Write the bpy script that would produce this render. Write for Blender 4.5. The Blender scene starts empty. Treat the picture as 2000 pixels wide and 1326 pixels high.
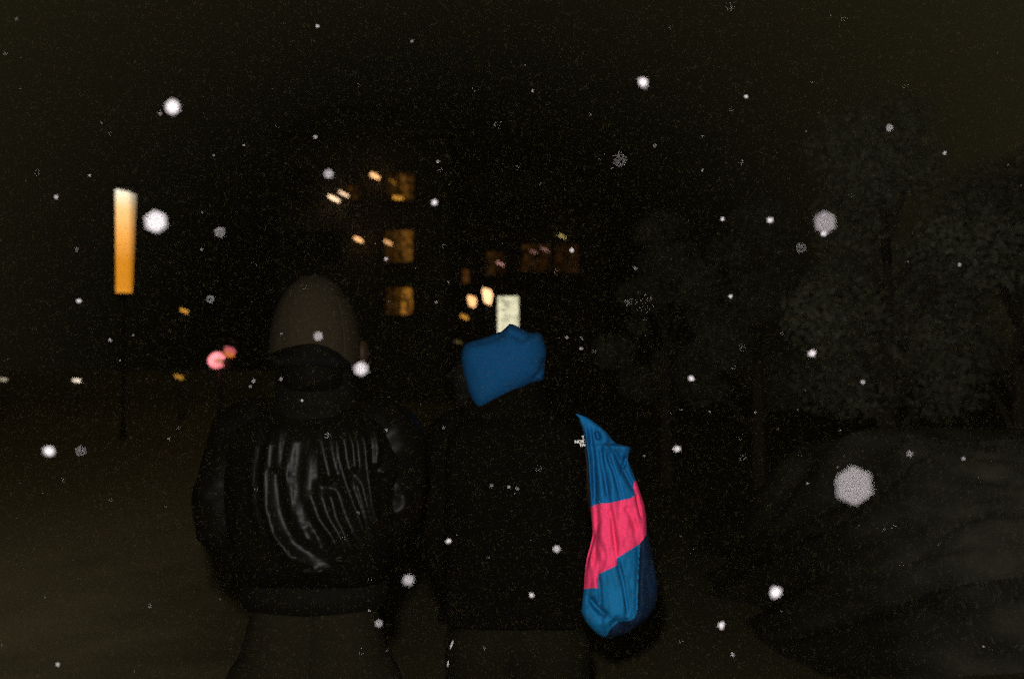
import bpy, bmesh, math, random
import numpy as np
from mathutils import Vector, Matrix, noise

random.seed(7)
rng = np.random.default_rng(7)
SC = bpy.context.scene
COL = SC.collection
R = math.radians

# ------------------------------------------------------------------ camera
CAM_H, TILT, FPX = 1.55, R(1.68), 1944.0          # 35 mm lens on a 36 mm frame, photo measured on 2000 px
FOCUS, APER = 2.45, 0.0145                          # metres: focus distance, aperture diameter
cd = bpy.data.cameras.new('camera')
cam = bpy.data.objects.new('camera', cd); COL.objects.link(cam)
cam.location = (0, 0, CAM_H); cam.rotation_euler = (R(90) + TILT, 0, 0)
cd.lens = 35; cd.sensor_width = 36; cd.clip_start = 0.02; cd.clip_end = 3000
cd.dof.use_dof = True; cd.dof.focus_distance = FOCUS
cd.dof.aperture_fstop = 0.035 / APER; cd.dof.aperture_blades = 6; cd.dof.aperture_rotation = R(6)
SC.camera = cam

# ------------------------------------------------------------------ night sky with a low city glow
W = bpy.data.worlds.new('World'); SC.world = W; W.use_nodes = True
nt = W.node_tree; nt.nodes.clear()
wo = nt.nodes.new('ShaderNodeOutputWorld'); bg = nt.nodes.new('ShaderNodeBackground')
tc = nt.nodes.new('ShaderNodeTexCoord')
vm = nt.nodes.new('ShaderNodeVectorMath'); vm.operation = 'DISTANCE'; vm.inputs[1].default_value = (-0.06, 1.0, 0.0)
vs = nt.nodes.new('ShaderNodeVectorMath'); vs.operation = 'MULTIPLY'; vs.inputs[1].default_value = (1.0, 1.0, 1.15)
mr = nt.nodes.new('ShaderNodeMapRange'); mr.interpolation_type = 'SMOOTHSTEP'
mr.inputs[1].default_value = 0.20; mr.inputs[2].default_value = 0.75
mr.inputs[3].default_value = 0.0002; mr.inputs[4].default_value = 0.0135
nt.links.new(tc.outputs['Generated'], vs.inputs[0]); nt.links.new(vs.outputs[0], vm.inputs[0])
nt.links.new(vm.outputs['Value'], mr.inputs[0])
nt.links.new(mr.outputs[0], bg.inputs['Strength'])
bg.inputs['Color'].default_value = (1.0, 0.86, 0.38, 1)
nt.links.new(bg.outputs[0], wo.inputs[0])
W.cycles.sampling_method = 'NONE'

# ------------------------------------------------------------------ the camera's flash, on the hot shoe
FLASH_POS = Vector((-0.035, -0.02, CAM_H + 0.125)); FLASH_W = 250.0
fl = bpy.data.lights.new('camera_flash', 'SPOT'); fl.energy = FLASH_W; fl.color = (1.0, 0.965, 0.94)
fl.spot_size = R(118); fl.spot_blend = 0.75; fl.shadow_soft_size = 0.02
flo = bpy.data.objects.new('camera_flash', fl); COL.objects.link(flo)
flo.location = FLASH_POS; flo.rotation_euler = (R(88), 0, 0)

SC.view_settings.view_transform = 'Standard'; SC.view_settings.look = 'None'
SC.view_settings.exposure = 0; SC.view_settings.gamma = 1
SC.view_settings.use_curve_mapping = False
cy = SC.cycles
cy.use_denoising = False; cy.max_bounces = 2; cy.diffuse_bounces = 1; cy.glossy_bounces = 1; cy.volume_bounces = 0
cy.sample_clamp_indirect = 0.6; cy.caustics_reflective = False; cy.caustics_refractive = False
cy.use_adaptive_sampling = True; cy.adaptive_threshold = 0.10; cy.adaptive_min_samples = 4

# ------------------------------------------------------------------ helpers
FWD = Vector((0, math.cos(TILT), math.sin(TILT))); UP = Vector((0, -math.sin(TILT), math.cos(TILT)))
C0 = Vector((0, 0, CAM_H))
def P(px, py, d):
    """world point seen at photo position (px, py), d metres deep"""
    px, py, d = float(px), float(py), float(d)
    return C0 + d * (Vector(((px - 1000) / FPX, 0, 0)) + FWD + (663 - py) / FPX * UP)

def mat(name, col, rough=0.7, spec=0.3, noise_scale=None, noise_amt=0.25, bump=0.0, bump_scale=60, emis=None, estr=0.0, metal=0.0, detail=4.0):
    m = bpy.data.materials.new(name); m.use_nodes = True
    n = m.node_tree; b = n.nodes['Principled BSDF']
    b.inputs['Base Color'].default_value = (*col, 1); b.inputs['Roughness'].default_value = rough
    b.inputs['Specular IOR Level'].default_value = spec; b.inputs['Metallic'].default_value = metal
    t = n.nodes.new('ShaderNodeTexCoord')
    if noise_scale:
        x = n.nodes.new('ShaderNodeTexNoise'); x.inputs['Scale'].default_value = noise_scale; x.inputs['Detail'].default_value = detail
        n.links.new(t.outputs['Object'], x.inputs['Vector'])
        mx = n.nodes.new('ShaderNodeMix'); mx.data_type = 'RGBA'
        mx.inputs[6].default_value = (*[c * (1 - noise_amt) for c in col], 1)
        mx.inputs[7].default_value = (*[min(1, c * (1 + noise_amt)) for c in col], 1)
        n.links.new(x.outputs['Fac'], mx.inputs[0]); n.links.new(mx.outputs[2], b.inputs['Base Color'])
    if bump:
        y = n.nodes.new('ShaderNodeTexNoise'); y.inputs['Scale'].default_value = bump_scale; y.inputs['Detail'].default_value = 5
        n.links.new(t.outputs['Object'], y.inputs['Vector'])
        bu = n.nodes.new('ShaderNodeBump'); bu.inputs['Strength'].default_value = bump; bu.inputs['Distance'].default_value = 0.01
        n.links.new(y.outputs['Fac'], bu.inputs['Height']); n.links.new(bu.outputs[0], b.inputs['Normal'])
    if emis:
        b.inputs['Emission Color'].default_value = (*emis, 1); b.inputs['Emission Strength'].default_value = estr
    return m

def lit(name, col, strength, scale=None, lo=0.4):
    """something that gives off light: emission with an uneven brightness (curtains, glass)"""
    m = bpy.data.materials.new(name); m.use_nodes = True
    n = m.node_tree; n.nodes.clear()
    o = n.nodes.new('ShaderNodeOutputMaterial'); e = n.nodes.new('ShaderNodeEmission')
    e.inputs['Color'].default_value = (*col, 1); e.inputs['Strength'].default_value = strength
    if scale:
        t = n.nodes.new('ShaderNodeTexCoord'); x = n.nodes.new('ShaderNodeTexNoise'); x.inputs['Scale'].default_value = scale
        n.links.new(t.outputs['Object'], x.inputs['Vector'])
        r = n.nodes.new('ShaderNodeMapRange'); r.inputs[1].default_value = 0.38; r.inputs[2].default_value = 0.62
        r.inputs[3].default_value = strength * lo; r.inputs[4].default_value = strength * 1.15
        n.links.new(x.outputs['Fac'], r.inputs[0]); n.links.new(r.outputs[0], e.inputs['Strength'])
    n.links.new(e.outputs[0], o.inputs[0])
    return m

def obj(name, verts, faces, m, parent=None, smooth=True):
    """one mesh object; verts are world positions, moved into the parent's frame"""
    me = bpy.data.meshes.new(name)
    off = root_pos(parent)
    me.from_pydata([tuple(Vector(v) - off) for v in verts], [], faces)
    me.materials.append(m)
    if smooth:
        me.polygons.foreach_set('use_smooth', [True] * len(me.polygons))
    me.update()
    o = bpy.data.objects.new(name, me); COL.objects.link(o)
    if parent: o.parent = parent
    return o

def root_pos(p):
    v = Vector((0, 0, 0))
    while p is not None:
        v += p.location; p = p.parent
    return v

def tag(o, label=None, cat=None, group=None, kind=None):
    if label: o['label'] = label
    if cat: o['category'] = cat
    if group: o['group'] = group
    if kind: o['kind'] = kind
    return o

def thing(name, loc, label, cat, group=None):
    o = bpy.data.objects.new(name, None); COL.objects.link(o)
    o.location = loc; o.empty_display_size = 0.1
    return tag(o, label, cat, group)

class MB:
    def __init__(s): s.v, s.f = [], []
    def add(s, v, f):
        k = len(s.v); s.v += [tuple(x) for x in v]; s.f += [tuple(i + k for i in q) for q in f]; return s
    def box(s, c, size, rot=None):
        c = Vector(c); hx, hy, hz = [k / 2 for k in size]
        vs = [Vector((x, y, z)) for x in (-hx, hx) for y in (-hy, hy) for z in (-hz, hz)]
        if rot is not None: vs = [rot @ v for v in vs]
        return s.add([c + v for v in vs], [(0, 1, 3, 2), (4, 6, 7, 5), (0, 4, 5, 1), (2, 3, 7, 6), (0, 2, 6, 4), (1, 5, 7, 3)])
    def tube(s, pts, rad, seg=12, cap=True, squash=1.0):
        pts = [Vector(p) for p in pts]; n = len(pts); rings = []
        rad = [float(q) for q in rad] if hasattr(rad, '__len__') else [float(rad)] * n
        prev = None
        for i, p in enumerate(pts):
            t = (pts[min(i + 1, n - 1)] - pts[max(i - 1, 0)]).normalized()
            if prev is None:
                a = Vector((0, 0, 1)) if abs(t.z) < .9 else Vector((1, 0, 0))
                u = t.cross(a).normalized()
            else:
                u = (prev - t * prev.dot(t)).normalized()
            prev = u; w = t.cross(u)
            rings.append([p + rad[i] * (math.cos(k / seg * 2 * math.pi) * u + squash * math.sin(k / seg * 2 * math.pi) * w) for k in range(seg)])
        return s.loft(rings, cap)
    def loft(s, rings, cap=True):
        n, seg = len(rings), len(rings[0]); v = [p for r in rings for p in r]; f = []
        for i in range(n - 1):
            for k in range(seg):
                a = i * seg + k; b = i * seg + (k + 1) % seg
                f.append((a, b, b + seg, a + seg))
        if cap:
            f.append(tuple(range(seg - 1, -1, -1))); f.append(tuple((n - 1) * seg + k for k in range(seg)))
        return s.add(v, f)
    def ball(s, c, r, nu=20, nv=14, rot=None):
        c = Vector(c); rx, ry, rz = (r, r, r) if not hasattr(r, '__len__') else r
        vs = []; f = []
        for j in range(nv + 1):
            th = math.pi * j / nv
            for i in range(nu):
                ph = 2 * math.pi * i / nu
                q = Vector((rx * math.sin(th) * math.cos(ph), ry * math.sin(th) * math.sin(ph), rz * math.cos(th)))
                vs.append(c + (rot @ q if rot is not None else q))
        for j in range(nv):
            for i in range(nu):
                a = j * nu + i; b = j * nu + (i + 1) % nu
                f.append((a, a + nu, b + nu, b))
        return s.add(vs, f)
    def capsule(s, a, b, ra, rb, seg=16):
        a, b = Vector(a), Vector(b); d = (b - a).normalized(); pts = []; rad = []
        for k in range(4):
            t = math.pi / 2 * k / 4; pts.append(a - d * ra * math.cos(t)); rad.append(max(ra * math.sin(t), .0005))
        pts += [a, b]; rad += [ra, rb]
        for k in range(1, 5):
            t = math.pi / 2 * k / 4; pts.append(b + d * rb * math.sin(t)); rad.append(max(rb * math.cos(t), .0005))
        return s.tube(pts, rad, seg)
    def make(s, name, m, parent=None, smooth=True):
        return obj(name, s.v, s.f, m, parent, smooth)

def fuse(o, voxel=0.007, smooth=3):
    """grow the overlapping volumes of a mesh into one continuous skin"""
    r = o.modifiers.new('skin', 'REMESH'); r.mode = 'VOXEL'; r.voxel_size = voxel; r.use_smooth_shade = True
    k = o.modifiers.new('soft', 'SMOOTH'); k.factor = 0.5; k.iterations = smooth
    return o

def interp(y, tab):
    if y <= tab[0][0]: return tab[0][1]
    for (a, va), (b, vb) in zip(tab, tab[1:]):
        if y <= b: return va + (vb - va) * (y - a) / (b - a)
    return tab[-1][1]

def smooth_tab(tab, step=2.0, sig=14.0):
    ys_ = np.arange(tab[0][0], tab[-1][0] + step, step); v = np.array([interp(y, tab) for y in ys_])
    k = np.exp(-.5 * (np.arange(-40, 41) * step / sig) ** 2); k /= k.sum()
    vp = np.concatenate([2 * v[0] - v[40:0:-1], v, 2 * v[-1] - v[-2:-42:-1]])
    return list(zip(ys_.tolist(), np.convolve(vp, k, 'valid').tolist()))

def seg_dist(px, py, poly):
    """distance from arrays px,py to a polyline (photo px) and position along it 0..1"""
    best = np.full(px.shape, 1e9); along = np.zeros(px.shape)
    L = [math.hypot(b[0] - a[0], b[1] - a[1]) for a, b in zip(poly, poly[1:])]; tot = sum(L); acc = 0
    for (a, b), l in zip(zip(poly, poly[1:]), L):
        dx, dy = (b[0] - a[0]) / l, (b[1] - a[1]) / l
        t = np.clip((px - a[0]) * dx + (py - a[1]) * dy, 0, l)
        d = np.hypot(px - a[0] - t * dx, py - a[1] - t * dy)
        w = d < best; best = np.where(w, d, best); along = np.where(w, (acc + t) / tot, along); acc += l
    return best, along

# ------------------------------------------------------------------ ground, lawn
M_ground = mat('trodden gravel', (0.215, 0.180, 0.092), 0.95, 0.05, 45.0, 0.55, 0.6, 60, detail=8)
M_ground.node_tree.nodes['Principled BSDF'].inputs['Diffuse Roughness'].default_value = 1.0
def shade_mix(m, x0, x1, left, right):
    """paint light and shade into the base colour across x, with a ragged transition"""
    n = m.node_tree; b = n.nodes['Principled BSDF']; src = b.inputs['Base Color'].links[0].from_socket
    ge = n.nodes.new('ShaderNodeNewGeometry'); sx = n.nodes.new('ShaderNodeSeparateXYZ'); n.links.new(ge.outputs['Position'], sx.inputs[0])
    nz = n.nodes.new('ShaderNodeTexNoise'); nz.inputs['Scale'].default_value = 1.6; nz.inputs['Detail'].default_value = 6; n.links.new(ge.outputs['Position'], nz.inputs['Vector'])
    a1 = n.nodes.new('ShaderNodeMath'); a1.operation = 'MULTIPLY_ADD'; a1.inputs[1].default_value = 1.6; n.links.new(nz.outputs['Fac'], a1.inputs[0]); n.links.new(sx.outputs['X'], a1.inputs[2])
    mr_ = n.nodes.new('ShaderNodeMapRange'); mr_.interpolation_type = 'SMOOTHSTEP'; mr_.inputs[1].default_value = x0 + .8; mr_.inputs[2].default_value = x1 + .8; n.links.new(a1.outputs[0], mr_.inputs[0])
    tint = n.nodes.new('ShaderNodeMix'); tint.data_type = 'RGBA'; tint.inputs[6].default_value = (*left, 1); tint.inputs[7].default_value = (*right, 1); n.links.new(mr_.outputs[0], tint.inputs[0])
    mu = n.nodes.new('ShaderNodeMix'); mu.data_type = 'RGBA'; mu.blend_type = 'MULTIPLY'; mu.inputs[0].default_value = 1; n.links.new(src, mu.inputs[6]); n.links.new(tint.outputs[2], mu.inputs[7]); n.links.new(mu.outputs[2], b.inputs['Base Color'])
shade_mix(M_ground, -4.2, -.9, (1.0, 1.0, 1.0), (.15, .15, .15))  # shade painted into the ground colour, darkening towards the right
g = MB()
N = 60
xs = [math.copysign(abs(t) ** 3 * 700, t) for t in np.linspace(-1, 1, N)]; ys = [-8 + (t ** 3) * 900 for t in np.linspace(0, 1, N)]
gv = [(x, y, 0.012 * noise.noise(Vector((x * .4, y * .4, 0))) if abs(x) < 40 and y < 60 else 0) for y in ys for x in xs]
gf = [(j * N + i, j * N + i + 1, (j + 1) * N + i + 1, (j + 1) * N + i) for j in range(N - 1) for i in range(N - 1)]
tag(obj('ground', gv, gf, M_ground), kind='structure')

M_lawn = mat('lawn soil', (0.034, 0.029, 0.015), 0.95, 0.05, 6, 0.4, 0.6, 50)
M_lawn.node_tree.nodes['Principled BSDF'].inputs['Diffuse Roughness'].default_value = 1.0
lv, lf = [], []
NX, NY = 40, 40
for j in range(NY):
    for i in range(NX):
        u, w = i / (NX - 1), j / (NY - 1)
        y = 3.2 + w * 24; x0 = 1.45 + (y - 3.2) * 0.12
        x = x0 + u * (14 - 0.1 * y + 6)
        e = min(1, u * 8)
        lv.append((x, y, 0.03 * e + e * 0.10 * (0.5 + 0.5 * noise.noise(Vector((x * .5, y * .5, 3)))) - 0.02 * (1 - e)))
lf = [(j * NX + i, j * NX + i + 1, (j + 1) * NX + i + 1, (j + 1) * NX + i) for j in range(NY - 1) for i in range(NX - 1)]
tag(obj('lawn', lv, lf, M_lawn), kind='structure')

# ------------------------------------------------------------------ far buildings with lit windows
M_wall = mat('dark render wall', (0.11, 0.10, 0.085), 0.9, 0.1, 1.5, 0.2)
M_wall2 = mat('dark brick wall', (0.085, 0.06, 0.045), 0.9, 0.1, 2.0, 0.25)
M_roof = mat('slate roof', (0.04, 0.04, 0.045), 0.8, 0.2, 3, 0.2)
M_frame = mat('window frame paint', (0.05, 0.04, 0.03), 0.6, 0.3)
M_iron = mat('black painted iron', (0.02, 0.02, 0.02), 0.5, 0.4)
M_dark = mat('dark window glass', (0.01, 0.01, 0.012), 0.12, 0.5)
def amber(k, s, scale=2.2): return lit('lit room glow %s' % k, (1.0, 0.40, 0.05), s, scale, 0.08)

def window(b, x0, y0, x1, y1, d, panes, bars=1):
    """a window of building b at photo box, panes = [(fraction of width, material)]"""
    A, B = P(x0, y1, d), P(x1, y0, d)
    w, h = B.x - A.x, B.z - A.z; cx, cz = (A.x + B.x) / 2, (A.z + B.z) / 2; y = A.y
    f = MB(); t = 0.07
    f.box((A.x - t / 2, y, cz), (t, .14, h + 2 * t)); f.box((B.x + t / 2, y, cz), (t, .14, h + 2 * t))
    f.box((cx, y, B.z + t / 2), (w, .14, t)); f.box((cx, y - .03, A.z - t / 2), (w + .1, .24, t))
    fo = f.make('window', M_frame, b, False)
    x = A.x
    for k, (fr, m) in enumerate(panes):
        pw = w * fr - .03
        MB().box((x + pw / 2 + .015, y + .03, cz), (pw, .02, h)).make('pane', m, fo, False)
        x += w * fr
        if k < len(panes) - 1: MB().box((x, y + .01, cz), (.03, .08, h)).make('mullion', M_frame, fo, False)
    for k in range(bars):
        MB().box((cx, y - .005, A.z + h * (k + 1) / (bars + 1)), (w, .05, .04)).make('glazing_bar', M_frame, fo, False)

def building(name, x0, x1, ytop, d, depth, m, label):
    A, B = P(x0, 720, d), P(x1, ytop, d)
    b = thing(name, ((A.x + B.x) / 2, A.y, 0), label, 'building')
    w, h = B.x - A.x, B.z
    MB().box(((A.x + B.x) / 2, A.y + .08 + depth / 2, h / 2), (w, depth, h)).make('wall', m, b, False)
    MB().box(((A.x + B.x) / 2, A.y + depth / 2, h + .12), (w + .5, depth + .6, .25)).make('cornice', m, b, False)
    r = MB(); cx, cyy = (A.x + B.x) / 2, A.y + .08 + depth / 2
    r.add([(A.x, A.y, h + .25), (B.x, A.y, h + .25), (B.x, A.y + depth, h + .25), (A.x, A.y + depth, h + .25), (A.x + 1.5, cyy, h + 2.6), (B.x - 1.5, cyy, h + 2.6)],
          [(0, 1, 5, 4), (1, 2, 5), (2, 3, 4, 5), (3, 0, 4), (0, 3, 2, 1)])
    r.make('roof', M_roof, b, False)
    return b
D1 = 46.0
b1 = building('apartment_building', 540, 872, 262, D1, 9, M_wall, 'dark tall building with a column of amber windows in the middle distance')
am = amber('bright', 0.27, 4.5); ad1 = amber('dim', 0.028, 5); ad2 = amber('mid', 0.12, 4.5); ad3 = amber('curtained', 0.05, 5)
window(b1, 756, 338, 808, 392, D1, [(.5, ad1), (.3, ad2), (.2, ad3)], 0)
window(b1, 752, 450, 806, 512, D1, [(.3, ad1), (.25, ad3), (.45, ad2)], 0)
window(b1, 754, 562, 806, 614, D1, [(.3, ad1), (.25, ad3), (.45, am)], 0)
window(b1, 676, 362, 700, 392, D1, [(1, ad1)], 1)
window(b1, 620, 452, 664, 512, D1, [(.5, M_dark), (.5, M_dark)], 1)
window(b1, 560, 452, 600, 512, D1, [(.5, M_dark), (.5, M_dark)], 1)
window(b1, 560, 335, 600, 392, D1, [(.5, M_dark), (.5, M_dark)], 1)
D2 = 52.0
b2 = building('brick_building', 876, 1180, 392, D2, 10, M_wall2, 'lower dark brick building with faint brown windows right of the amber window column')
bd = lit('dim lamplit room', (1.0, 0.36, 0.06), 0.016, 4, 0.1)
bd2 = lit('dim lamplit hall', (1.0, 0.40, 0.07), 0.026, 4, 0.1)
window(b2, 1018, 478, 1076, 530, D2, [(.5, bd2), (.5, bd)], 0)
window(b2, 1084, 478, 1130, 534, D2, [(.5, bd), (.5, bd)], 0)
window(b2, 950, 492, 986, 538, D2, [(.5, bd2), (.5, bd)], 0)
window(b2, 903, 527, 916, 553, D2, [(1, lit('small lamplit window', (1.0, 0.36, 0.08), 0.09, 3))], 0)

# ------------------------------------------------------------------ lamps
def lampglass(k, col, s): return lit('lamp glass ' + k, col, s)
PEACH, WHITEP, AMB, PINKW, YEL = (1.0, .50, .20), (1.0, .66, .40), (1.0, .45, .06), (1.0, .5, .42), (1.0, .75, .25)
def wall_lamp(px, py, wpx, hpx, d, col, s, label, tilt=27, cat='lamp'):
    """oblong glass wall lantern, hung at a slant from a bracket"""
    c = P(px, py, d - .35); k = d / FPX
    t = thing('wall_lamp', c, label, cat, 'lamps on the far facades')
    rot = Matrix.Rotation(R(tilt), 3, 'Y')
    wpx += 3; hpx = max(2.5, hpx - 4)
    MB().ball(c, (wpx * k / 2, hpx * k / 2, hpx * k / 2), 16, 10, rot).make('globe', lampglass('%d %d' % (px, py), col, s), t)
    b = MB(); e = c + rot @ Vector((-wpx * k / 2, 0, 0))
    b.tube([e, e + Vector((-.03, .1, .05)), e + Vector((-.03, .36, .05))], .02, 8)
    b.make('bracket', M_iron, t)
    MB().tube([e + rot @ Vector((.03, 0, 0)), e + rot @ Vector((-.03, 0, 0))], hpx * k * .32, 10).make('collar', M_iron, t)
wall_lamp(652, 388, 25, 10, D1, WHITEP, 2.2, 'brightest oblong lamp, lowest of the left pair on the tall building')
wall_lamp(671, 379, 22, 9, D1, WHITEP, 1.5, 'thin bright lamp just above the brightest one on the tall building')
wall_lamp(732, 344, 20, 13, D1, PEACH, 1.6, 'round peach lamp at the top of the tall building')
wall_lamp(768, 356, 18, 5, D1, AMB, .30, 'thin dim amber lamp left of the top window', 35)
wall_lamp(777, 387, 20, 11, D1, AMB, .62, 'amber lamp under the top window of the tall building', 10)
wall_lamp(700, 468, 18, 11, D1, PEACH, 1.6, 'peach lamp on the second lit storey, further left of two')
wall_lamp(758, 474, 18, 10, D1, PEACH, 1.0, 'peach lamp beside the middle amber window')
wall_lamp(977, 515, 15, 5, D2, PINKW, .8, 'thin pinkish lamp on the window nearest the white sign')
wall_lamp(1042, 492, 13, 4.5, D2, PINKW, .35, 'thin dim reddish lamp, left one on the wide brown window')
wall_lamp(1064, 488, 17, 5, D2, PINKW, .40, 'thin dim reddish lamp, right one on the wide brown window')
wall_lamp(1097, 461, 17, 5, D2, YEL, .75, 'thin yellowish lamp above the wide brown window')

def post_lamp(px, py, wpx, hpx, d, col, s, label, name='street_lamp', group=None, shape='lantern', tilt=0):
    c = P(px, py, d); k = d / FPX; w, h = wpx * k, hpx * k
    t = thing(name, (c.x, c.y, 0), label, 'street lamp', group)
    gm = lampglass('%d %d' % (px, py), col, s)
    if shape == 'lantern':     # four-sided glass, wider at its top
        v = []
        for z, q in ((-.5, .62), (.22, 1.0), (.5, .78)):
            v.append([c + Vector((sx * w * q / 2, sy * w * q / 2, z * h + sx * -.10 * h)) for sx, sy in ((-1, -1), (1, -1), (1, 1), (-1, 1))])
        MB().loft(v).make('lantern_glass', gm, t, False)
    elif shape == 'bar':
        MB().tube([c + Vector((-w / 2, 0, tilt * h)), c + Vector((-w * .42, 0, tilt * h * .8)), c + Vector((w * .42, 0, -tilt * h * .8)), c + Vector((w / 2, 0, -tilt * h))], [h * .3, h / 2, h / 2, h * .3], 12).make('tube_glass', gm, t)
    rr = max(.018, w * .06)
    MB().tube([(c.x, c.y + .02, -.05), (c.x, c.y + .02, .25), (c.x, c.y + .02, .3), (c.x, c.y + .02, c.z - h * .52)], [rr * 1.8, rr * 1.8, rr, rr * .8], 10).make('post', M_iron, t)
    MB().tube([c + Vector((0, 0, h * .5)), c + Vector((0, 0, h * .62)), c + Vector((0, 0, h * .72))], [w * .5, w * .3, .01], 8).make('cap', M_iron, t)
G = 'distant street lamps'
post_lamp(922, 589, 18, 20, 27, PEACH, 1.6, 'orange lantern lamp left of and lower than its larger neighbour', group=G)
post_lamp(952, 579, 20, 28, 25, (1.0, .56, .27), 1.9, 'larger orange lantern lamp beside the white lit sign', group=G)
post_lamp(907, 619, 14, 7, 30, AMB, .55, 'small amber bar lamp low and left of the two orange lanterns', group=G, shape='bar', tilt=.6)
post_lamp(360, 607, 16, 6, 30, AMB, .7, 'small amber bar lamp above the pink sign, below the bright column', group=G, shape='bar', tilt=.5)
post_lamp(350, 736, 17, 7, 30, AMB, .45, 'small amber bar lamp below and left of the pink sign', group=G, shape='bar', tilt=.4)
post_lamp(150, 743, 15, 5, 30, (1.0, .84, .66), 1.4, 'small white bar lamp low at the left', group=G, shape='bar', tilt=.15)
post_lamp(6, 741, 16, 4.5, 30, (1.0, .85, .6), .5, 'small dim whitish bar lamp at the left edge', group=G, shape='bar', tilt=.1)
post_lamp(895, 668, 14, 4, 28, YEL, .10, 'very faint thin lamp at the left of the blue hood', group=G, shape='bar', tilt=.6)

# ------------------------------------------------------------------ tall lamp column on a post, light falloff painted into its emission
DP = 22.0; kp = DP / FPX
pl = P(244, 475, DP); zt, zb = P(244, 375, DP).z, P(244, 573, DP).z
t = thing('lamp_pillar', (pl.x, pl.y, 0), 'tall narrow glowing golden lamp column at the left, white at its top', 'lamp')
M_pil = mat('dark lamp housing', (0.012, 0.011, 0.010), 0.8, 0.1)
wt, wb = 40 * kp, 31 * kp; xc = pl.x
gl = bpy.data.materials.new('gradient amber glass'); gl.use_nodes = True; n = gl.node_tree; n.nodes.clear()
o_ = n.nodes.new('ShaderNodeOutputMaterial'); e_ = n.nodes.new('ShaderNodeEmission'); tc_ = n.nodes.new('ShaderNodeTexCoord'); sx_ = n.nodes.new('ShaderNodeSeparateXYZ')
rp = n.nodes.new('ShaderNodeMapRange'); rp.inputs[1].default_value = 0; rp.inputs[2].default_value = 1; rp.inputs[3].default_value = 0; rp.inputs[4].default_value = 1
pw = n.nodes.new('ShaderNodeMath'); pw.operation = 'POWER'; pw.inputs[1].default_value = 1.0
n.links.new(tc_.outputs['Generated'], sx_.inputs[0]); n.links.new(sx_.outputs['Z'], pw.inputs[0]); n.links.new(pw.outputs[0], rp.inputs[0]); 
cr = n.nodes.new('ShaderNodeValToRGB'); el = cr.color_ramp.elements
el[0].position = 0; el[0].color = (.66, .26, .022, 1); el[1].position = 1; el[1].color = (1, .95, .80, 1)
for ps, cc in ((.06, (.60, .22, .014, 1)), (.30, (.60, .22, .012, 1)), (.55, (.88, .38, .075, 1)), (.80, (1, .58, .22, 1)), (.93, (1, .84, .56, 1))):
    x_ = el.new(ps); x_.color = cc
n.links.new(rp.outputs[0], cr.inputs[0]); n.links.new(cr.outputs[0], e_.inputs['Color']); 
q1 = n.nodes.new('ShaderNodeMath'); q1.operation = 'MULTIPLY_ADD'; q1.inputs[1].default_value = 2; q1.inputs[2].default_value = -1; n.links.new(sx_.outputs['X'], q1.inputs[0])
q2 = n.nodes.new('ShaderNodeMath'); q2.operation = 'ABSOLUTE'; n.links.new(q1.outputs[0], q2.inputs[0])
q3 = n.nodes.new('ShaderNodeMapRange'); q3.interpolation_type = 'SMOOTHSTEP'; q3.inputs[1].default_value = .45; q3.inputs[2].default_value = 1.0; q3.inputs[3].default_value = 1.2; q3.inputs[4].default_value = .35
n.links.new(q2.outputs[0], q3.inputs[0]); n.links.new(q3.outputs[0], e_.inputs['Strength'])

n.links.new(e_.outputs[0], o_.inputs[0])
rings = []
for k in range(25):
    u = k / 24; z = zb + (zt - zb) * u; w_ = (wb + (wt - wb) * u ** 1.4) / 2; cxx = xc - .005 + .012 * u
    rings.append([(cxx + w_ * math.cos(q), pl.y + w_ * math.sin(q), z - (.05 * math.cos(q) if k == 24 else 0)) for q in np.linspace(0, 2 * math.pi, 32, endpoint=False)])
MB().loft(rings).make('lamp_glass', gl, t)
MB().tube([(xc, pl.y, zb - .16), (xc, pl.y, zb - .05), (xc, pl.y, zb - .003)], [.05, wb * .50, wb * .52], 20).make('lower_collar', M_pil, t)
MB().tube([(xc + .005, pl.y, zt + .07), (xc + .005, pl.y, zt + .12), (xc + .005, pl.y, zt + .16)], [wt * .52, wt * .5, .04], 20).make('upper_cap', M_pil, t)
MB().tube([(xc, pl.y, -.05), (xc, pl.y, .3), (xc, pl.y, .34), (xc, pl.y, zb - .14)], [.07, .07, .035, .03], 14).make('post', M_pil, t)

# ------------------------------------------------------------------ white light-box sign on its post
DS = 20.0; ks = DS / FPX
a, b = P(972, 668, DS), P(1013, 579, DS)
t = thing('light_box_sign', ((a.x + b.x) / 2, a.y, 0), 'white backlit panel sign rising behind the blue hood', 'sign')
MB().box(((a.x + b.x) / 2, a.y, (a.z + b.z) / 2), (b.x - a.x, .06, b.z - a.z)).make('lit_panel', lit('backlit acrylic', (1.0, .93, .62), .80, 4, .8), t, False)
M_mark = lit('backlit grey print', (1.0, .95, .65), .30)
for (u, w_, h_, rot, v) in ((.36, .13, .03, 18, .12), (.42, .10, .025, 30, .21), (.30, .06, .03, 5, .30), (.62, .20, .012, 12, .45), (.35, .16, .014, 12, .52)):
    MB().box((a.x + u * (b.x - a.x), a.y - .035, b.z - v * (b.z - a.z)), (w_ * 1.3, .006, h_ * 1.5), Matrix.Rotation(R(rot), 3, 'Y')).make('printed_mark', M_mark, t, False)
f = MB(); th = .035
f.box((a.x - th / 2, a.y, (a.z + b.z) / 2), (th, .1, b.z - a.z + 2 * th)); f.box((b.x + th / 2, a.y, (a.z + b.z) / 2), (th, .1, b.z - a.z + 2 * th))
f.box(((a.x + b.x) / 2, a.y, b.z + th / 2), (b.x - a.x, .1, th)); f.box(((a.x + b.x) / 2, a.y, a.z - th / 2), (b.x - a.x, .1, th))
f.make('frame', M_iron, t, False)
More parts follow.
